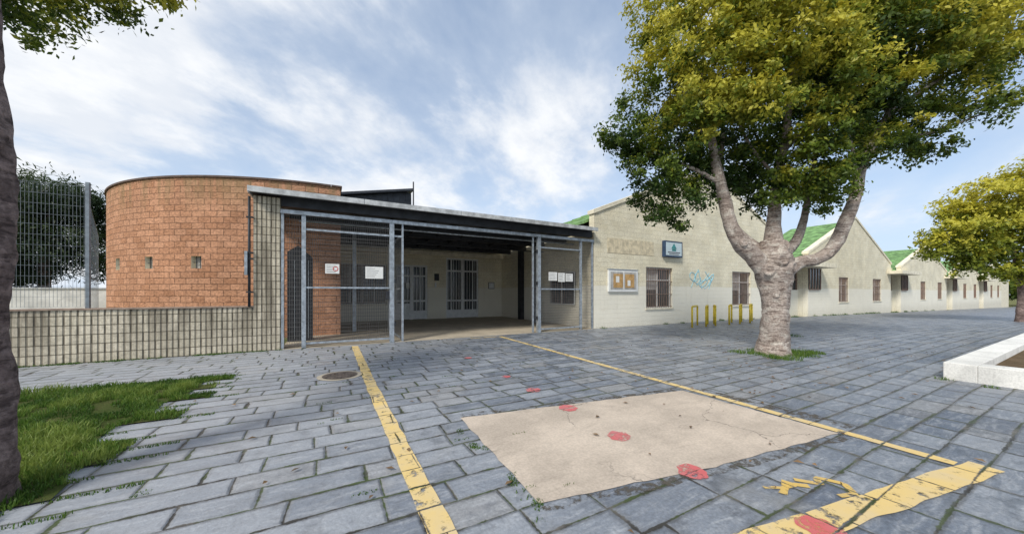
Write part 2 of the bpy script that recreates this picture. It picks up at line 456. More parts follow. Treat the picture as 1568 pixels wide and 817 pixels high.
# lawn with stepped, ragged edge
random.seed(3)
lawn_right = []
y = -7.35
while y < -2.9:
    t = (y+7.35)/4.45
    lawn_right.append((y, -.68 + random.uniform(-.32, .28) + (.22 if t > .85 else 0))); y += .29
mb = MB(); vs = []
for (yy, xr) in lawn_right:
    vs += [(-9, yy, .016), (xr, yy, .016), (xr-.03, min(yy+.29, -2.9), .016), (-9, min(yy+.29, -2.9), .016)]
mb.add(vs, [(4*i, 4*i+1, 4*i+2, 4*i+3) for i in range(len(lawn_right))], 'lawn'); mb.build('lawn', uv=False)

def blades(name, spots, mat='blade', seed=1):
    rng = np.random.default_rng(seed); A = np.array(spots); n = len(A)
    th = rng.uniform(0, 2*np.pi, n); w = rng.uniform(.002, .0045, n)*(1+A[:,3]*4); h = A[:,3]*rng.uniform(.5, 1.3, n)
    lean = rng.uniform(0, .9, n)*h; la = rng.uniform(0, 2*np.pi, n)
    V = np.zeros((n, 5, 3))
    dx = np.cos(th)*w; dy = np.sin(th)*w
    V[:,0] = np.stack([A[:,0]-dx, A[:,1]-dy, A[:,2]], 1); V[:,1] = np.stack([A[:,0]+dx, A[:,1]+dy, A[:,2]], 1)
    mx = A[:,0]+np.cos(la)*lean*.3; my = A[:,1]+np.sin(la)*lean*.3
    V[:,2] = np.stack([mx+dx*.8, my+dy*.8, A[:,2]+h*.6], 1); V[:,3] = np.stack([mx-dx*.8, my-dy*.8, A[:,2]+h*.6], 1)
    V[:,4] = np.stack([A[:,0]+np.cos(la)*lean, A[:,1]+np.sin(la)*lean, A[:,2]+h], 1)
    me = bpy.data.meshes.new(name)
    F = []
    for b in (np.arange(n)*5).tolist(): F.append((b, b+1, b+2, b+3)); F.append((b+3, b+2, b+4))
    me.from_pydata(V.reshape(-1, 3).tolist(), [], F); me.materials.append(M[mat])
    at = me.attributes.new('tint', 'FLOAT', 'FACE'); at.data.foreach_set('value', np.repeat(np.clip(A[:,4], 0, 1), 2).astype(np.float32))
    ob = bpy.data.objects.new(name, me); scene.collection.objects.link(ob); return ob

sp = []
rng = random.Random(5)
for _ in range(64000):
    yy = rng.uniform(-7.4, -2.88); xx = -.35 - rng.random()**1.3*4.3
    i = min(int((yy+7.35)/.29), len(lawn_right)-1); xr = lawn_right[max(i, 0)][1]
    if xx > xr+.03: continue
    nz = mnoise.noise(Vector((xx*1.2, yy*1.2, 0))); n2 = mnoise.noise(Vector((xx*5, yy*5, 3))); n3 = mnoise.noise(Vector((xx*2.3, yy*2.3, 9)))
    if n2 < -.26 or n3 < -.34: continue
    edge = min(1, (xr+.06-xx)/.25+.3)
    sp.append((xx, yy, .012, max(.012, (.055+.05*nz+.05*n2)*edge+.01), .5+.7*nz+.5*n2+rng.uniform(-.25, .25)))
def tuft(cx, cy, r, n, h, t=.45, z=0):
    for _ in range(n):
        a = rng.uniform(0, 6.28); q = r*math.sqrt(rng.random())
        sp.append((cx+q*math.cos(a), cy+q*math.sin(a), z+gz(cx), h*(1-.5*q/r), t+rng.uniform(-.3, .3)))
for (yy, xr) in lawn_right:
    L = rng.uniform(.1, .5)
    for _ in range(int(260*L)): sp.append((xr+rng.uniform(-.05, L), yy+rng.gauss(0, .014), .0, .026, .4+rng.uniform(-.3, .3)))
for _ in range(45): 
    cx = rng.uniform(11.2, 60); tuft(cx, -.08, .16, 50, .10*(1+cx/60), .35)
for _ in range(50): tuft(rng.uniform(-5.5, 0), -.07, .1, 40, .05, .35)
for _ in range(34): tuft(10.86+rng.uniform(-.8, .95), -6.47+rng.uniform(-.65, .5), .2, 120, .10, .5)
tuft(15.2, -5.2, .22, 90, .13, .3); tuft(10.45, -9.2, .12, 60, .07, .4); tuft(10.3, -9.7, .1, 50, .06, .4)
tuft(8.7, -10.6, .18, 140, .09, .5)
for k in range(10): tuft(2.36+rng.uniform(-.05,.05), -8.6+rng.uniform(-.2,1.5), .05, 40, .025, .35)
for k in range(30):
    cx = rng.uniform(-.3, 3.0); cy = rng.uniform(-9, -2); L = rng.uniform(.03, .10)
    for _ in range(int(300*L)): sp.append((cx+rng.uniform(-L, L), cy+rng.gauss(0, .01), 0, .016, .35+rng.uniform(-.3, .3)))
blades('grass', sp)
mb = MB(); rl = random.Random(8)
for _ in range(520):
    if rl.random() < .6: x, y = rl.gauss(10.5, 3.2), rl.gauss(-6.3, 2.4)
    else: x, y = rl.uniform(-1, 16), rl.uniform(-9.8, -.2)
    if y > -.15: continue
    a = rl.uniform(0, 6.28); s = rl.uniform(.015, .045); c, q = math.cos(a)*s, math.sin(a)*s
    mb.add([(x-c, y-q, .02), (x+q*.5, y-c*.5, .026+rl.random()*.01), (x+c, y+q, .021), (x-q*.5, y+c*.5, .02+rl.random()*.012)], [(0,1,2,3)], 'dry')
mb.build('fallen_leaves', uv=False)

# ------------------------------------------------------------------ walls and openings
def wall_open(mb, x0, x1, y0, y1, z0, z1, ops, mat):
    cur = x0
    for xa, xb, za, zb in sorted(ops):
        mb.box(cur, xa, y0, y1, z0, z1, mat)
        if za > z0: mb.box(xa, xb, y0, y1, z0, za, mat)
        mb.box(xa, xb, y0, y1, zb, z1, mat); cur = xb
    mb.box(cur, x1, y0, y1, z0, z1, mat)

def window(mb, xa, xb, za, zb, y, bars='bars', frame='white', mull=1, step=.13):
    f = .05; yy = y+.14
    mb.box(xa, xb, yy+.03, yy+.05, za, zb, 'glass')
    mb.box(xa, xa+f, yy-.02, yy+.029, za, zb, frame); mb.box(xb-f, xb, yy-.02, yy+.029, za, zb, frame)
    mb.box(xa+f, xb-f, yy-.02, yy+.029, za, za+f, frame); mb.box(xa+f, xb-f, yy-.02, yy+.029, zb-f, zb, frame)
    for i in range(mull):
        xm = xa+(xb-xa)*(i+1)/(mull+1); mb.box(xm-.035, xm+.035, yy-.015, yy+.029, za+f, zb-f, frame)
    mb.box(xa+f, xb-f, yy-.012, yy+.028, za+(zb-za)*.68, za+(zb-za)*.68+.04, frame)
    mb.box(xa+f, (xa+xb)/2-.04, yy+.012, yy+.027, za+(zb-za)*.45, zb-f, 'blind')
    mb.box(xa-.05, xb+.05, y-.05, y+.12, za-.06, za+.002, 'creamtrim')
    if bars:
        x = xa+.06
        while x < xb-.03:
            mb.box(x-.009, x+.009, y+.03, y+.048, za+.02, zb-.02, bars); x += step
        for k in (.04, .34, .66, .95):
            z = za+(zb-za)*k; mb.box(xa, xb, y+.022, y+.056, z-.012, z+.012, bars)

school = empty('school_building')
gables = [(10.85, 18.8, 26.8, 4.85, 8.0, 4.75, [(14.0, 15.86), (21.0, 22.9)]),
          (30.2, 38.4, 46.8, 4.25, 7.5, 4.15, [(35.3, 37.1), (42.3, 44.3)]),
          (49.6, 58.0, 66.2, 4.0, 6.5, 4.0, [(55.9, 57.7), (62.4, 64.2)]),
          (69.0, 76.5, 84.0, 3.9, 6.1, 3.9, [(74.5, 76.3), (80.5, 82.3)]),
          (87.0, 94.0, 101.0, 3.8, 5.9, 3.8, [(92.0, 93.8), (97.5, 99.3)])]
walls = MB(); roofs = MB(); trim = MB(); wins = MB()
for gi, (x0, xa, x1, e0, za, e1, ws) in enumerate(gables):
    ops = [(a, b, .78, 2.70) for a, b in ws]
    zt = 3.7
    wall_open(walls, x0, x1, 0, .3, -2, zt, ops, 'cream')
    walls.prism_y([(x0, zt), (x1, zt), (x1, e1), (xa, za), (x0, e0)], 0, .3, 'cream')
    for a, b in ws: window(wins, a, b, .78, 2.70, 0)
    walls.box(x0, x1, .31, 10, -2, min(e0, e1)-.45, 'cream')
    for (ax, az, bx, bz) in ((x0-.06, e0-.03, xa, za), (xa, za, x1+.06, e1-.03)):
        trim.prism_y([(ax, az-.02), (bx, bz-.02), (bx, bz+.14), (ax, az+.14)], -.06, .34, 'creamtrim')
    for (ax, az, bx, bz) in ((x0-.25, e0-.42, xa, za-.3), (xa, za-.3, x1+.25, e1-.42)):
        roofs.prism_y([(ax, az), (bx, bz), (bx, bz+.12), (ax, az+.12)], .345, 4.3, 'greenroof')
        k = int(abs(bx-ax)/.6)
        for i in range(1, k):
            t = i/k; px = ax+(bx-ax)*t; pz = az+(bz-az)*t+.12
            roofs.box(px-.02, px+.02, .36, 4.28, pz-.02, pz+.025, 'greenroof')
    roofs.prism_y([(x0, 3.2), (x1, 3.2), (x1, e1-.45), (xa, za-.32), (x0, e0-.45)], 4.2, 4.29, 'creamtrim')
for i in range(4):
    xa, xb = gables[i][2], gables[i+1][0]
    walls.box(xa, xb, .55, 10, -2, 1.7, 'cream'); walls.box(xa, xb, .55, 10, 3.2, 3.9, 'cream')
    wins.box(xa, xb, .70, .75, 1.7, 3.2, 'glass')
    k = 5
    for j in range(k+1):
        x = xa+(xb-xa)*j/k; wins.box(x-.04, x+.04, .62, .70, 1.7, 3.2, 'bars')
    wins.box(xa, xb, .60, .69, 2.4, 2.46, 'bars')
    trim.box(xa-1.0, xb+1.9, -.95, .545, 3.22, 3.50, 'creamtrim')
    wins.box(xb+.05, xb+1.75, -.06, -.004, 1.76, 3.2, 'glass')
    for j in range(5):
        x = xb+.05+1.7*j/4; wins.box(x-.035, x+.035, -.10, -.061, 1.76, 3.2, 'bars')
    wins.box(xb+.05, xb+1.75, -.10, -.0615, 1.70, 1.759, 'bars')
trim.box(101.0, 108, 0, 8, -2, 3.4, 'creamtrim')
walls.build('walls', school); roofs.build('roof', school); trim.build('trim', school); wins.build('windows', school)

ent = MB()
wall_open(ent, 1.2, 10.84, 8.5, 8.8, 0.0, 4.02, [(1.5, 3.9, .9, 3.0), (4.35, 6.1, .013, 3.05), (7.2, 9.25, .013, 3.55)], 'cream')
for (a, b, z1, tr) in ((4.35, 6.1, 3.05, 2.4), (7.2, 9.25, 3.55, 2.75)):
    y = 8.56; m = (a+b)/2
    ent.box(a, b, y+.08, y+.1, .013, z1, 'glass')
    for x in (a, b-.09): ent.box(x, x+.09, y, y+.079, .013, z1, 'white')
    ent.box(m-.09, m+.09, y, y+.079, .013, z1, 'white')
    for z in (.03, 1.0, tr, z1-.09): ent.box(a+.09, m-.09, y+.003, y+.078, z, z+.09, 'white'); ent.box(m+.09, b-.09, y+.003, y+.078, z, z+.09, 'white')
    for x in (a+.33, b-.38): ent.box(x, x+.05, y+.005, y+.077, .12, z1-.09, 'white')
    ent.box(a+.09, m-.09, y+.02, y+.07, .12, .9 if z1 < 3.2 else .5, 'white'); ent.box(m+.09, b-.09, y+.02, y+.07, .12, .5, 'white')
    k = a+.12
    while k < b-.1:
        ent.box(k-.01, k+.01, y-.03, y-.016, .1, z1-.1, 'white'); k += .17
ent.box(4.9, 5.1, 8.50, 8.52, 1.75, 2.05, 'paper')
window(ent, 1.5, 3.9, .9, 3.0, 8.5, 'bars', 'white', 3)
ent.box(1.2, 10.84, 8.30, 8.495, 3.62, 3.86, 'creamtrim')
ent.box(9.9, 10.3, 8.46, 8.495, 1.75, 2.15, 'darkmetal'); ent.box(9.93, 10.27, 8.452, 8.459, 1.78, 2.12, 'white')
ent.box(6.5, 6.75, 8.4, 8.495, 2.2, 2.6, 'darkmetal'); ent.box(6.52, 6.6, 8.42, 8.49, 1.8, 2.1, 'white')
ent.box(10.6, 10.84, 5.7, 6.0, .013, 4.0, 'darkmetal')
ent.box(10.79, 10.845, 1.2, 3.0, 1.0, 2.4, 'glass')
for yk in (1.15, 2.07, 3.0): ent.box(10.76, 10.789, yk, yk+.06, .95, 2.45, 'white')
for yk in np.arange(1.3, 3.0, .14): ent.box(10.73, 10.745, yk, yk+.015, 1.0, 2.4, 'bars')
ent.box(10.76, 10.788, 1.21, 3.0, .95, 1.0, 'white'); ent.box(10.76, 10.788, 1.21, 3.0, 2.4, 2.45, 'white')
ent.build('entrance_wall', school)

# canopy
can = MB()
can.box(-.62, 10.78, -.24, 8.9, 4.06, 4.11, 'under')
can.box(-.66, 10.80, -.30, -.241, 4.02, 4.16, 'flash')
can.box(-.66, -.621, -.24, 8.9, 4.0, 4.16, 'flash')
can.box(.0, 10.80, .05, .20, 3.80, 4.055, 'darkmetal')
for y in (1.8, 3.6, 5.4, 7.2): can.box(0.05, 10.8, y, y+.12, 3.82, 4.055, 'darkmetal')
for x in np.arange(.8, 10.6, 1.1): can.box(x, x+.07, .21, 8.3, 3.93, 4.056, 'darkmetal')
can.wire((.35, .9, 3.6), (10.5, .9, 3.6), .03, 'galv', 8); can.wire((.35, 3.2, 3.5), (10.5, 3.2, 3.5), .025, 'darkmetal', 8)
for x in (2.0, 10.3): can.box(x-.06, x+.06, 3.6, 3.72, .012, 3.82, 'galv')
for x in np.arange(-.5, 10.7, .25): can.box(x, x+.05, -.23, 8.9, 4.111, 4.14, 'ribroof')
for x in (2.0, 4.9, 7.7): can.box(x, x+.01, -.303, -.3005, 4.02, 4.16, 'darkmetal')
can.prism_y([(1.52, 4.15), (4.45, 4.15), (4.45, 6.0), (4.25, 6.05), (1.52, 5.5)], 5.0, 8.6, 'ribroof')
for i in range(11):
    x = 1.6+i*.26; zt = 5.45+(x-1.25)*.2
    can.box(x, x+.025, 4.965, 4.999, 4.2, zt-.04, 'ribroof')
can.prism_y([(1.15, 5.44), (4.5, 6.1), (4.5, 6.2), (1.15, 5.54)], 4.75, 8.7, 'ribroof')
can.wire((4.5, 4.8, 4.15), (4.5, 4.8, 6.5), .03, 'darkmetal', 8)
can.build('entrance_canopy')

# ------------------------------------------------------------------ round brick building
cx, cy, R = 1.2, 11.0, 8.1
rb = empty('round_brick_building')
mb = MB(); NS = 96; zb, ztop = -.1, 5.27
winphi = [(28.6, .33), (41.1, .33), (54.0, .33)]
def cpt(phi, r, z): a = rad(phi); return (cx-r*math.sin(a), cy-r*math.cos(a), z)
br = set(np.linspace(0, 180, NS+1).round(3).tolist()); wed = []
for p, w in winphi:
    d = math.degrees(w/2/R); br -= {b for b in br if p-d-.3 < b < p+d+.3}; br |= {p-d, p+d}; wed.append((p-d, p+d))
br = sorted(br); z1, z2 = 2.30, 2.70
for a, b in zip(br[:-1], br[1:]):
    isw = any(abs(a-w0) < 1e-4 and abs(b-w1) < 1e-4 for w0, w1 in wed)
    spans = [(zb, z1), (z2, ztop)] if isw else [(zb, ztop)]
    for s0, s1 in spans:
        mb.add([cpt(b, R, s0), cpt(a, R, s0), cpt(a, R, s1), cpt(b, R, s1)], [(0,1,2,3)], 'brick')
    if isw:
        q = R-.16
        mb.add([cpt(b, q, z1), cpt(a, q, z1), cpt(a, q, z2), cpt(b, q, z2)], [(0,1,2,3)], 'blind')
        mb.add([cpt(b, R, z1), cpt(a, R, z1), cpt(a, q, z1), cpt(b, q, z1)], [(0,1,2,3)], 'creamtrim')
        mb.add([cpt(b, R, z2), cpt(b, q, z2), cpt(a, q, z2), cpt(a, R, z2)], [(0,1,2,3)], 'creamtrim')
        for e in (a, b): mb.add([cpt(e, R, z1), cpt(e, R, z2), cpt(e, q, z2), cpt(e, q, z1)], [(0,1,2,3)], 'creamtrim')
        for f in (.3, .7): mb.wire(cpt(a+(b-a)*f, R-.08, z1), cpt(a+(b-a)*f, R-.08, z2), .012, 'darkmetal')
        mb.wire(cpt(a, R-.08, (z1+z2)/2), cpt(b, R-.08, (z1+z2)/2), .012, 'darkmetal')
def drum_uv(c):
    a = math.atan2(cx-c.x, cy-c.y); return (a*R, c.z)
mb.build('curved_wall', rb, uvfun=drum_uv)
mb = MB()
mb.box(1.2, 1.5, 2.9, 8.49, 0, 5.27, 'brick'); mb.box(1.2, 1.5, 8.81, 19.1, 0, 5.27, 'brick')
mb.build('end_wall', rb)
mb = MB()
ph = np.linspace(0, 180, 91)
for a, b in zip(ph[:-1], ph[1:]):
    o, i = R+.05, R-.3
    mb.add([cpt(a,o,5.27),cpt(b,o,5.27),cpt(b,i,5.27),cpt(a,i,5.27),cpt(a,o,5.33),cpt(b,o,5.33),cpt(b,i,5.33),cpt(a,i,5.33)],
           [(0,1,2,3),(4,7,6,5),(0,4,5,1),(3,2,6,7)], 'coping')
mb.box(1.21, 1.55, 2.85, 8.4, 5.272, 5.332, 'coping')
mb.add([cpt(p, R-.28, 5.2) for p in ph], [tuple(range(len(ph)))], 'ribroof')
mb.build('coping_and_roof', rb)

mb = MB(); mb.box(-.58, 0, 0, .5, -.05, 4.0, 'flute'); mb.build('entrance_pillar')
mb = MB(); mb.box(-16, -.582, .02, .24, -.05, 1.13, 'flute'); mb.box(-16, -.582, -.01, .27, 1.132, 1.165, 'redcap'); mb.build('perimeter_wall')
mb = MB()
mb.wire((-.66, -.03, 1.15), (-.66, -.03, 3.95), .03, 'darkmetal', 8)
for z in (1.5, 2.35, 2.5, 3.4): mb.box(-.72, -.58, -.06, -.001, z, z+.04, 'darkmetal')
mb.box(-.75, -.69, -.09, 0, 1.95, 2.55, 'galv')
mb.build('gate_post')
mb = MB(); mb.prism_y([(.02, .012), (.68, .012), (.68, 2.6), (.3, 2.95), (.02, 2.75)], 1.5, 1.95, 'darkmetal')
for x in (.2, .38, .56): mb.box(x, x+.015, 1.485, 1.499, .1, 2.5, 'galv')
mb.build('metal_cabinet')

# ------------------------------------------------------------------ fences and gates
def panel(mb, p, q, z0, z1, dv, dh, r, mat, dbl=False):
    p = Vector((*p, 0)); q = Vector((*q, 0)); L = (q-p).length; d = (q-p)/L
    n = int(L/dv)
    for i in range(n+1):
        o = p+d*(L*i/n); mb.wire((o.x, o.y, z0), (o.x, o.y, z1), r, mat)
    n = int((z1-z0)/dh)
    nrm = Vector((-d.y, d.x, 0))*r*1.6
    for i in range(n+1):
        z = z0+(z1-z0)*i/n
        a, b = p-nrm, q-nrm
        mb.wire((a.x, a.y, z), (b.x, b.y, z), r, mat)
        if dbl: a, b = p+nrm, q+nrm; mb.wire((a.x, a.y, z), (b.x, b.y, z), r, mat)

gate = empty('entrance_gate')
mb = MB()
def post(x, y, w, z1, mat='galv'): mb.box(x-w/2, x+w/2, y-w/2, y+w/2, .0, z1, mat)
mb.box(.0, 10.80, .06-.11, .06-.02, 3.60, 3.70, 'galv')
for x, w in ((.04, .06), (.52, .10), (2.80, .13), (3.12, .055), (7.86, .055), (8.12, .13), (10.15, .09), (10.76, .07)): post(x, .03, w, 3.597)
for x0, x1 in ((.57, 2.735), (8.185, 10.105)):
    for z in (.10, 1.62, 3.2): mb.box(x0, x1, -.0, .05, z, z+.05, 'galv')
mb.box(2.865, 3.09, -.0, .05, 3.2, 3.25, 'galv')
for x in (2.80, 8.12):       # hinges
    for z in (.5, 1.8, 3.0): mb.box(x+(.066 if x < 5 else -.12), x+(.12 if x < 5 else -.066), -.02, .04, z, z+.12, 'darkmetal')
mb.box(2.62, 2.73, -.03, -.001, 1.30, 1.55, 'darkmetal')
mb.build('frame', gate)
mb = MB()
panel(mb, (.08, .06), (.47, .06), .1, 3.58, .05, .12, .0045, 'wire')
panel(mb, (.57, .06), (2.73, .06), .1, 3.58, .05, .10, .0045, 'wire')
panel(mb, (8.19, .06), (10.1, .06), .1, 3.58, .05, .10, .0045, 'wire')
panel(mb, (10.2, .06), (10.72, .06), .1, 3.58, .05, .12, .0045, 'wire')
mb.build('wire_mesh', gate)
mb = MB()
for y in (.1, 2.6): mb.box(3.10, 3.15, y, y+.05, .06, 3.3, 'galv')
for z in (.06, 1.6, 3.25): mb.box(3.102, 3.148, .15, 2.6, z, z+.05, 'galv')
panel(mb, (3.125, .15), (3.125, 2.6), .1, 3.25, .07, .14, .003, 'wire')
mb.build('open_leaf', gate)

mf = MB()
panel(mf, (-16, .13), (-3.5, .13), 1.2, 3.80, .055, .2, .003, 'fencewire', True)
panel(mf, (-3.5, .13), (-6.2, 7.2), .2, 3.55, .5, .4, .003, 'fencewire')
for x in (-3.5, -6.0, -8.5, -11, -13.5, -16): mf.box(x-.03, x+.03, .10, .16, 1.165, 3.9, 'fencewire')
mf.build('wire_mesh_fence')

def paper(x0, x1, z0, z1, y=-.01, red=False):
    mb = MB(); mb.box(x0, x1, y-.004, y, z0, z1, 'paper')
    n = 6
    for i in range(1, n):
        z = z1-(z1-z0)*i/n-.004; w = (x1-x0)*random.uniform(.5, .8)
        mb.box(x0+.03, x0+.03+w-.02, y-.0055, y-.0042, z, z+.010, 'ink')
    if red:
        c = ((x0+x1)/2+.08, (z0+z1)/2); r = .07
        for k in range(16):
            a, b = 2*math.pi*k/16, 2*math.pi*(k+1)/16
            mb.add([(c[0]+r*math.cos(a), y-.007, c[1]+r*math.sin(a)), (c[0]+r*math.cos(b), y-.007, c[1]+r*math.sin(b)),
                    (c[0]+r*.7*math.cos(b), y-.007, c[1]+r*.7*math.sin(b)), (c[0]+r*.7*math.cos(a), y-.007, c[1]+r*.7*math.sin(a))], [(3,2,1,0)], 'inkred')
    mb.build('paper_notice', uv=False)
paper(1.03, 1.38, 2.04, 2.31, -.01, True); paper(2.06, 2.55, 1.92, 2.27)
paper(8.55, 8.95, 1.97, 2.30); paper(9.0, 9.32, 1.93, 2.28); paper(9.36, 9.72, 1.95, 2.26)

# ------------------------------------------------------------------ facade fittings
mb = MB()
mb.box(11.6, 13.36, -.08, -.002, 1.55, 2.50, 'white'); mb.box(11.70, 13.26, -.088, -.081, 1.65, 2.40, 'blind')
mb.box(12.45, 12.50, -.095, -.0885, 1.65, 2.40, 'white')
for x0 in (11.86, 12.56): mb.box(x0, x0+.56, -.094, -.0885, 1.72, 2.32, 'cork')
mb.box(12.0, 12.2, -.097, -.0945, 1.95, 2.22, 'paper'); mb.box(12.7, 12.88, -.097, -.0945, 1.8, 2.05, 'paper')
mb.box(11.57, 13.39, -.10, -.003, 2.502, 2.53, 'galv')
mb.build('notice_board')
mb = MB()
mb.box(15.1, 16.4, -.16, -.002, 3.22, 3.98, 'signblue'); mb.box(15.17, 16.33, -.166, -.161, 3.29, 3.91, 'signlight')
mb.prism_y([(15.55, 3.62), (15.95, 3.62), (15.75, 3.88)], -.170, -.1665, 'teal'); mb.box(15.6, 15.9, -.1702, -.1665, 3.5, 3.61, 'teal')
mb.box(15.3, 16.2, -.1702, -.1665, 3.41, 3.46, 'ink'); mb.box(15.4, 16.1, -.1702, -.1665, 3.33, 3.37, 'ink')
mb.build('school_sign')
mb = MB(); mb.box(11.6, 14.5, -.012, -.002, 3.22, 3.86, 'patchwall')
for i in range(1, 7): mb.box(11.6+i*.414-.004, 11.6+i*.414+.004, -.015, -.0125, 3.24, 3.84, 'creamtrim')
mb.build('blank_wall_panel')
mb = MB()
random.seed(11)
def spray(pts, r=.018):
    for a, b in zip(pts[:-1], pts[1:]):
        mb.wire((a[0], -.003, a[1]), (b[0], -.003, b[1]), r*random.uniform(.7, 1.2), 'graf', 6)
for k in range(4):
    ox = 17.4+k*.42; P = []
    for i in range(15):
        t = i/14*math.pi*(1.7+.4*k); P.append((ox+.3*math.cos(t*1.3+k)+.12*t/3, 2.15+.45*math.sin(t+k*1.4)*math.cos(t*.35)))
    spray(P)
spray([(17.3, 1.75), (17.9, 2.7), (18.2, 1.7)]); spray([(18.5, 2.6), (19.0, 2.1), (18.8, 1.7)])
mb.build('graffiti')

mb = MB()
def hoop(x0, x1, y0, y1, h=.90, r=.04):
    p = [(x0, y0, 0), (x0, y0, h-.05), (x0+(x1-x0)*.05, y0+(y1-y0)*.05, h), (x1-(x1-x0)*.05, y1-(y1-y0)*.05, h), (x1, y1, h-.05), (x1, y1, 0)]
    for a, b in zip(p[:-1], p[1:]): mb.wire(a, b, r, 'rack', 8)
for x0, x1 in ((14.9, 16.2), (15.9, 17.0), (16.6, 17.5), (17.7, 19.0), (18.6, 19.9), (19.5, 20.9)): hoop(x0, x1, -1.65, -1.05)
mb.build('bike_rack')

mb = MB(); h = .29
X0, X1, Y0, Y1, T = 10.55, 24.0, -14.5, -9.18, .36
for (a, b, c, d) in ((X0, X1, Y1-T, Y1), (X0, X0+T, Y0, Y1-T), (X1-T, X1, Y0, Y1-T), (X0+T, X1-T, Y0, Y0+T)):
    mb.box(a, b, c, d, -.05, h, 'whitecon')
mb.box(X0+T, X1-T, Y0+T, Y1-T, -.05, .16, 'soil')
ob = mb.build('planter')
bv = ob.modifiers.new('b', 'BEVEL'); bv.width = .012; bv.segments = 2

# ------------------------------------------------------------------ foliage
def leaves(name, clumps, K, per, size, mat, parent=None, loc=(0,0,0), rotz=0, seed=1, tr=.2, shell=.5, aspect=.5, droop=0, flat=.85, lumpk=.55):
    rg = np.random.default_rng(seed); P = []; T = []; Nn = []
    for (x, y, z, r, t) in clumps:
        nt = max(6, int(K*r*r))
        d = rg.normal(size=(nt, 3)); d /= np.linalg.norm(d, axis=1)[:, None]
        lump = np.array([mnoise.noise(Vector((v[0]*1.6+x, v[1]*1.6+y, v[2]*1.6+z))) for v in d])
        rr = r*(shell+(1.0-shell)*rg.random(nt)**.5)*(1+lumpk*lump)
        c = np.array([x, y, z])+d*rr[:, None]*np.array([1, 1, flat])
        tt = t+rg.normal(0, .11, nt)+.25*d[:, 2]+.35*lump  # upward-facing tufts tinted brighter: light from above painted into leaf colour
        for k in range(nt):
            n = int(per*rg.uniform(.5, 1.4)); s = tr*rg.uniform(.6, 1.35)
            o = rg.normal(size=(n, 3))*s*.55; o[:, 2] *= .75
            o[:, 2] -= droop*np.abs(rg.normal(size=n))*s
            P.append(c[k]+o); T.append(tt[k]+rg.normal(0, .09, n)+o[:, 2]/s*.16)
            nn = rg.normal(size=(n, 3))*.65+d[k]*.7+np.array([0, 0, .5]); Nn.append(nn)
    P = np.concatenate(P); T = np.clip(np.concatenate(T), 0, 1); Nn = np.concatenate(Nn); n = len(P)
    Nn /= np.linalg.norm(Nn, axis=1)[:, None]
    a = rg.normal(size=(n, 3)); a -= (a*Nn).sum(1)[:, None]*Nn; a /= np.linalg.norm(a, axis=1)[:, None]
    b = np.cross(Nn, a); L = size*rg.uniform(.6, 1.3, n)[:, None]; W = L*aspect
    V = np.stack([P-a*L*.5, P+b*W*.5-a*L*.05+Nn*L*.06, P+a*L*.5, P-b*W*.5-a*L*.05+Nn*L*.06], 1).reshape(-1, 3)
    me = bpy.data.meshes.new(name)
    me.vertices.add(4*n); me.vertices.foreach_set('co', V.astype(np.float32).ravel())
    me.loops.add(4*n); me.loops.foreach_set('vertex_index', np.arange(4*n, dtype=np.int32))
    me.polygons.add(n); me.polygons.foreach_set('loop_start', np.arange(0, 4*n, 4, dtype=np.int32))
    me.update(calc_edges=True); me.materials.append(M[mat])
    at = me.attributes.new('tint', 'FLOAT', 'FACE'); at.data.foreach_set('value', T.astype(np.float32))
    ob = bpy.data.objects.new(name, me); scene.collection.objects.link(ob)
    ob.location = loc; ob.rotation_euler = (0, 0, rotz)
    if parent: ob.parent = parent
    return ob

# main tree
bx, by = 10.86, -6.47
tree = empty('tree', (bx, by, 0), -YAW)
mb = MB(); K = .80
mb.tube([(0,0,-.08,.58),(0,0,.08,.47),(.02,0,.35,.40),(.04,0,1.1,.37),(.04,0,1.6,.40),(.02,0,2.05,.50),(.0,0,2.4,.48),(.0,.05,2.8,.30)], 'bark', 30, .09, 8, 1, K)
mb.tube([(-.12,0,1.9,.30),(-.5,-.06,2.38,.26),(-.92,-.1,2.75,.22),(-1.15,-.1,3.25,.19),(-1.27,-.05,3.9,.165),(-1.40,.05,4.7,.14),(-1.48,.1,5.4,.11),(-1.7,.2,7.2,.05)], 'bark', 18, .10, 7, 2, K)
mb.tube([(-.05,.2,2.4,.26),(-.42,.25,2.75,.19),(-.78,.32,3.15,.16),(-.98,.4,3.7,.13),(-1.0,.6,4.6,.10),(-.8,.7,5.8,.05)], 'bark', 16, .09, 6, 3, K)
mb.tube([(.05,.05,2.3,.34),(.08,.1,2.9,.24),(.10,.1,3.5,.18),(.16,.1,4.3,.14),(.4,.1,5.5,.10),(.5,0,7.4,.05)], 'bark', 16, .09, 6, 4, K)
mb.tube([(.2,0,2.0,.28),(.58,-.05,2.25,.20),(1.02,-.1,2.34,.17),(1.38,-.12,2.62,.17),(1.68,-.1,3.2,.165),(1.95,-.1,3.9,.15),(2.25,0,4.8,.135),(2.75,0,5.7,.11),(3.3,.1,6.7,.07),(3.8,.1,7.8,.04)], 'bark', 16, .09, 6, 5, K)
mb.tube([(.2,.2,2.4,.24),(.62,.3,2.62,.16),(.95,.4,2.95,.13),(1.12,.4,3.5,.10),(1.35,.5,4.4,.08),(1.7,.6,5.6,.04)], 'bark', 14, .08, 6, 6, K)
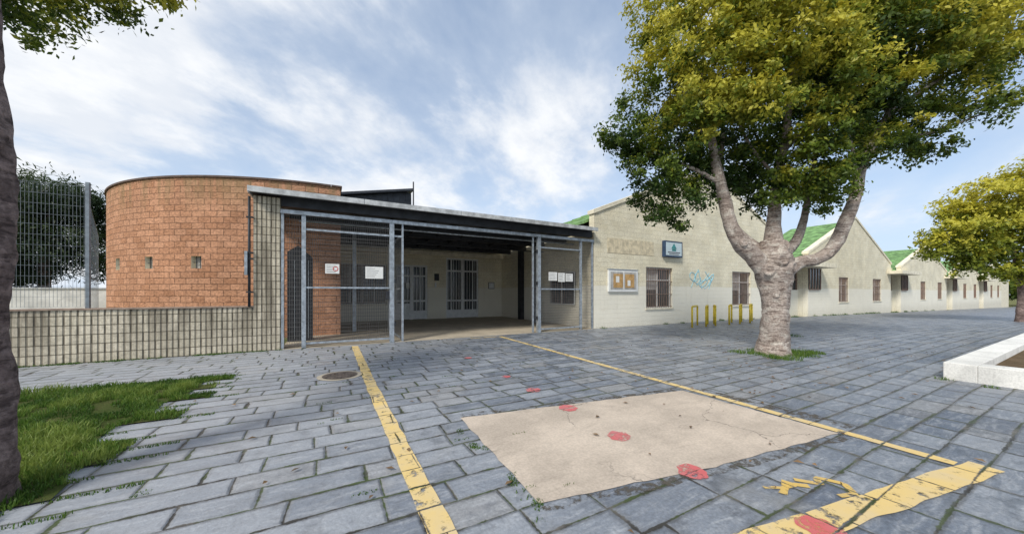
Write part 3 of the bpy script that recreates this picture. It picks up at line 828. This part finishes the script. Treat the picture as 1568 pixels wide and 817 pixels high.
for i, tb in enumerate([[(2.3,0,4.9,.08),(3.2,.1,5.3,.06),(4.2,.2,5.6,.045),(5.6,.3,6.1,.02)], [(-1.3,0,4.2,.07),(-2.0,0,4.6,.055),(-2.9,.1,5.0,.035),(-3.6,.1,5.3,.02)],
           [(-1.4,.1,5.0,.06),(-2.0,-.1,5.8,.05),(-2.5,-.2,6.8,.03)], [(2.0,-.1,4.0,.06),(1.7,-.3,4.8,.045),(1.4,-.4,5.6,.03)], [(2.8,0,5.8,.07),(3.8,.1,6.6,.05),(4.9,.1,7.2,.03)],
           [(.15,.1,4.4,.06),(-.5,.1,5.2,.045),(-1.0,.1,6.2,.03)], [(.3,.1,5.0,.06),(1.2,-.1,6.2,.045),(1.9,-.1,7.4,.03)]]):
    mb.tube(tb, 'bark', 8, .05, 5, 20+i, .8)
for (p, dr, r) in [((-.06,-.375,2.30), (-.1,-1,.1), .12), ((.24,-.32,2.12), (.5,-1,-.1), .10), ((-.30,-.27,2.05), (-.8,-1,0), .11), ((.10,-.25,2.66), (.1,-1,.3), .10),
                   ((.20,-.22,.9), (.6,-1,0), .07), ((-.14,-.26,1.45), (-.5,-1,0), .06), ((-.9,-.27,2.72), (0,-1,.2), .07), ((1.2,-.24,2.45), (.1,-1,.1), .06)]:
    mb.scar(p, dr, r, 'bark')
mb.build('trunk_and_limbs', tree)
C = [(-2.0,-.6,7.8,1.3,.9),(-2.75,-.2,7.0,.75,.7),(-3.75,0,5.5,.62,.25),(-3.2,.1,5.15,.6,.28),(-3.0,.2,4.55,.75,.25),(-2.25,.2,3.85,.68,.25),(-3.3,.5,6.5,.45,.3),(-1.75,-.9,6.5,1.15,.9),  # last value is tint: sunlit clumps painted yellow, shaded interior dark
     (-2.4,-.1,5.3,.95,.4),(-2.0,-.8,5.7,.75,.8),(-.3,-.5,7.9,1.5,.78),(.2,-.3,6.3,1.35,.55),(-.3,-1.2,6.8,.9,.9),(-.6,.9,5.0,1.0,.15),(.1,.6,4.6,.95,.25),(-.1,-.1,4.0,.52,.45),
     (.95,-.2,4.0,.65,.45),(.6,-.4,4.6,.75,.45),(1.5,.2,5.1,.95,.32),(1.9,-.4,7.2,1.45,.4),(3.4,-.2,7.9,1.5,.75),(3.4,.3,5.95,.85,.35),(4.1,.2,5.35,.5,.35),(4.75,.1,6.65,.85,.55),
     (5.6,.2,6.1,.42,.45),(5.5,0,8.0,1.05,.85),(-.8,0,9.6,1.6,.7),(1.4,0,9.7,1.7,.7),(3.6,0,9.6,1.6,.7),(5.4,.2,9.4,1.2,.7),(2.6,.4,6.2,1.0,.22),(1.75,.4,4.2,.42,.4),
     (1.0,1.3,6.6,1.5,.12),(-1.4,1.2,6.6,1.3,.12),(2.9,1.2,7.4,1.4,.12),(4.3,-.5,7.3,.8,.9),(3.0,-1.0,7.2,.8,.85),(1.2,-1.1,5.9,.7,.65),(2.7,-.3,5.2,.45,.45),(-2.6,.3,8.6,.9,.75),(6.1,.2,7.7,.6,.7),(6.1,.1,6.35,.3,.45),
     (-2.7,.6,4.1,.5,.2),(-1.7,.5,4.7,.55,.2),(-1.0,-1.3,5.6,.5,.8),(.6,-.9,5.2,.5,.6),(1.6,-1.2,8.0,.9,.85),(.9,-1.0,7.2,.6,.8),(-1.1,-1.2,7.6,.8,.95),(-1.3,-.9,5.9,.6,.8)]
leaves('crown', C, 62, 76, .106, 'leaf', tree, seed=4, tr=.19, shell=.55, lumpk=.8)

# left foreground tree
lx, ly = cam2w(-3.80, 2.35)
tree2 = empty('tree', (lx, ly, 0), -YAW)
mb = MB()
mb.tube([(.0,0,-.08,.29),(0,0,.1,.235),(.0,0,.5,.215),(-.02,0,1.2,.20),(.0,0,1.7,.22),(.0,0,2.1,.205),(-.01,0,2.7,.19),(-.01,0,3.3,.17),(-.18,.1,4.2,.12)], 'barkdark', 30, .09, 10, 31, 1.0)
for i, (z, a) in enumerate([(2.02, .0), (2.42, -.2), (1.75, -.7), (1.35, -.3), (2.6, .1), (1.55, -1.1)]):
    mb.scar((.19*math.cos(a), .19*math.sin(a), z), (math.cos(a), math.sin(a), 0), .06, 'barkdark')
mb.tube([(-.25,.1,3.8,.07),(-.4,.4,4.3,.05),(-.3,1.0,4.9,.03)], 'barkdark', 10, .05, 5, 33)
mb.tube([(-.05,0,3.1,.08),(-.6,.3,3.8,.06),(-.8,1.0,4.6,.04)], 'barkdark', 10, .05, 5, 34)
mb.build('trunk_and_limbs', tree2)
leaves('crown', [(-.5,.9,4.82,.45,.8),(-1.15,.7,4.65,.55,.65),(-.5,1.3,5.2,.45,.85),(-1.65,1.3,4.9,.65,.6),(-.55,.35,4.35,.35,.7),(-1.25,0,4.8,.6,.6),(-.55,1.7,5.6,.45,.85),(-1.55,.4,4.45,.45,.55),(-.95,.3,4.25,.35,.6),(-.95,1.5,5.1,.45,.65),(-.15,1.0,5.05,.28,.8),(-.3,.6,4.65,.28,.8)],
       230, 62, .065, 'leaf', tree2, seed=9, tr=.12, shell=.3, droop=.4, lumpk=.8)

# right yellow tree
rx, ry = cam2w(29.9, 20.0)
tree3 = empty('tree', (rx, ry, gz(rx)), -YAW)
mb = MB()
mb.tube([(.1,0,-.1,.30),(.1,0,.6,.22),(.2,0,1.6,.2),(.1,0,2.6,.2),(-.2,0,3.6,.13),(-.5,0,5.2,.07)], 'barkdark', 14, .07, 6, 50, .85)
mb.tube([(.1,0,2.4,.14),(-.8,.2,3.2,.09),(-2.0,.2,4.2,.05)], 'barkdark', 10, .05, 5, 51)
mb.tube([(.1,0,2.5,.14),(.9,-.2,3.6,.09),(1.9,0,5.0,.05)], 'barkdark', 10, .05, 5, 52)
mb.build('trunk_and_limbs', tree3)
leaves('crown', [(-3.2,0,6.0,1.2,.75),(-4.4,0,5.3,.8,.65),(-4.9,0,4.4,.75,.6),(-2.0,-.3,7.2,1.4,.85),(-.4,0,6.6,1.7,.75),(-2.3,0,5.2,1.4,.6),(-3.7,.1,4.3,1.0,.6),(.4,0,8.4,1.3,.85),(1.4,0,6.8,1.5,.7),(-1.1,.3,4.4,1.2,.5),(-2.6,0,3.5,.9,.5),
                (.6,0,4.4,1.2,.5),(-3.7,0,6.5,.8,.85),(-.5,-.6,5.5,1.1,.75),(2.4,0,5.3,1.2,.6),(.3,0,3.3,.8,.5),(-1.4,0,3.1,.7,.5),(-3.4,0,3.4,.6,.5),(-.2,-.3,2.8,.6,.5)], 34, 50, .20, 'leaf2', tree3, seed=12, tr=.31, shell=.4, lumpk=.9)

pt = empty('pine_tree', (*cam2w(-33, 24), 0), -YAW)
mb = MB(); mb.tube([(0,0,-.1,.4),(0,0,3,.3),(.4,0,7,.15)], 'barkdark', 10, .05, 5, 60); mb.tube([(-5,1,-.1,.4),(-5,1,3,.3),(-5.4,1,7,.15)], 'barkdark', 10, .05, 5, 61)
mb.build('trunks', pt)
rg = random.Random(2)
leaves('crown', [(x+rg.uniform(-.6, .6), rg.uniform(-1, 2), z, rg.uniform(1.1, 2.0), rg.uniform(.2, .8)) for x in np.arange(-10, 3.4, 1.6) for z in (3.6, 5.4, 7.2, 8.8+rg.uniform(-1.2, .4))],
       13, 60, .40, 'needle', pt, seed=21, tr=.65, shell=.3, aspect=.2, lumpk=.8)
dt = empty('distant_tree', (118, -2, -1.2), 0)
mb = MB()
for k in range(5): mb.tube([(k*3, -12+k*6, -.1, .35), (k*3, -12+k*6, 2.5, .25), (k*3+.3, -12+k*6, 4.5, .12)], 'barkdark', 8, .05, 4, 70+k)
mb.build('trunks', dt)
leaves('crown', [(rg.uniform(-3, 14), yy, rg.uniform(2.0, 5.0), rg.uniform(1.5, 2.4), rg.uniform(.1, .6)) for yy in np.arange(-45, 18, 1.6)], 6, 40, .7, 'leaf', dt, seed=23, tr=1.0, shell=.3)
mb = MB(); mb.box(-45, -7.5, 16, 16.3, -.1, 1.7, 'whitecon'); mb.box(-45, -7.5, 15.95, 16.35, 1.702, 1.77, 'flash'); mb.build('boundary_wall')

# ------------------------------------------------------------------ world and sun
sunv = Vector((-.777, -.487, math.tan(rad(44))*.917)).normalized()
elev = math.asin(sunv.z)
w = bpy.data.worlds.new('World'); scene.world = w; w.use_nodes = True
t = w.node_tree; t.nodes.clear()
g = G.__new__(G); g.t = t
out = g.n('ShaderNodeOutputWorld'); bg = g.n('ShaderNodeBackground'); t.links.new(bg.outputs[0], out.inputs[0])
sky = g.n('ShaderNodeTexSky', sky_type='NISHITA'); sky.sun_disc = False; sky.sun_elevation = elev
sky.sun_rotation = math.atan2(sunv.x, sunv.y); sky.air_density = 1.0; sky.dust_density = .6; sky.ozone_density = 1.5
d = g.sep(g.coord('Generated'))
zc = g.math('ADD', g.math('MAXIMUM', d[2], 0.0), .35)
u = g.math('DIVIDE', d[0], zc); v = g.math('DIVIDE', d[1], zc)
a = rad(-35)
ur = g.math('ADD', g.math('MULTIPLY', u, math.cos(a)), g.math('MULTIPLY', v, -math.sin(a)))
vr = g.math('ADD', g.math('MULTIPLY', u, math.sin(a)), g.math('MULTIPLY', v, math.cos(a)))
cv = g.comb(g.math('MULTIPLY', ur, .9), g.math('MULTIPLY', vr, 1.15), 6.1)
n1 = g.noise(cv, 2.6, 12, .58, dist=.1); n2 = g.noise(cv, 1.1, 3, .5)
left = g.math('MULTIPLY_ADD', d[0], -.12, g.math('MULTIPLY', d[1], .05))
cl = g.math('ADD', g.math('MULTIPLY_ADD', n2, .55, n1), left)
mask = g.step(cl, .70, .93)
veil = g.step(cl, .50, .80, 0, .30)
haze = g.step(d[2], .0, .45, .82, .40)
col = g.mix(haze, sky.outputs[0], (4.1, 5.1, 6.6))
col = g.mix(veil, col, (5.4, 5.9, 6.5))
shade = g.noise(cv, 5.0, 6, .6)
ccol = g.mix(g.step(shade, .35, .65), (5.7, 5.95, 6.35), (7.0, 7.05, 7.1))
col = g.mix(g.math('MULTIPLY', mask, .9), col, ccol)
t.links.new(col, bg.inputs[0]); bg.inputs[1].default_value = .15

sd = bpy.data.lights.new('sun', 'SUN'); sd.energy = 3.2; sd.angle = rad(13); sd.color = (1, .95, .86)
so = bpy.data.objects.new('sun', sd); scene.collection.objects.link(so)
so.rotation_euler = (-sunv).to_track_quat('-Z', 'Y').to_euler(); so.location = (-20, -20, 30)

cd = bpy.data.cameras.new('camera'); cam = bpy.data.objects.new('camera', cd); scene.collection.objects.link(cam)
cd.sensor_width = 36; cd.lens = 520/1568*36; cd.shift_y = .0252; cd.clip_start = .05; cd.clip_end = 2000
cam.location = (1.07, -10.79, 1.5); cam.rotation_euler = (rad(90), 0, -YAW)
scene.camera = cam
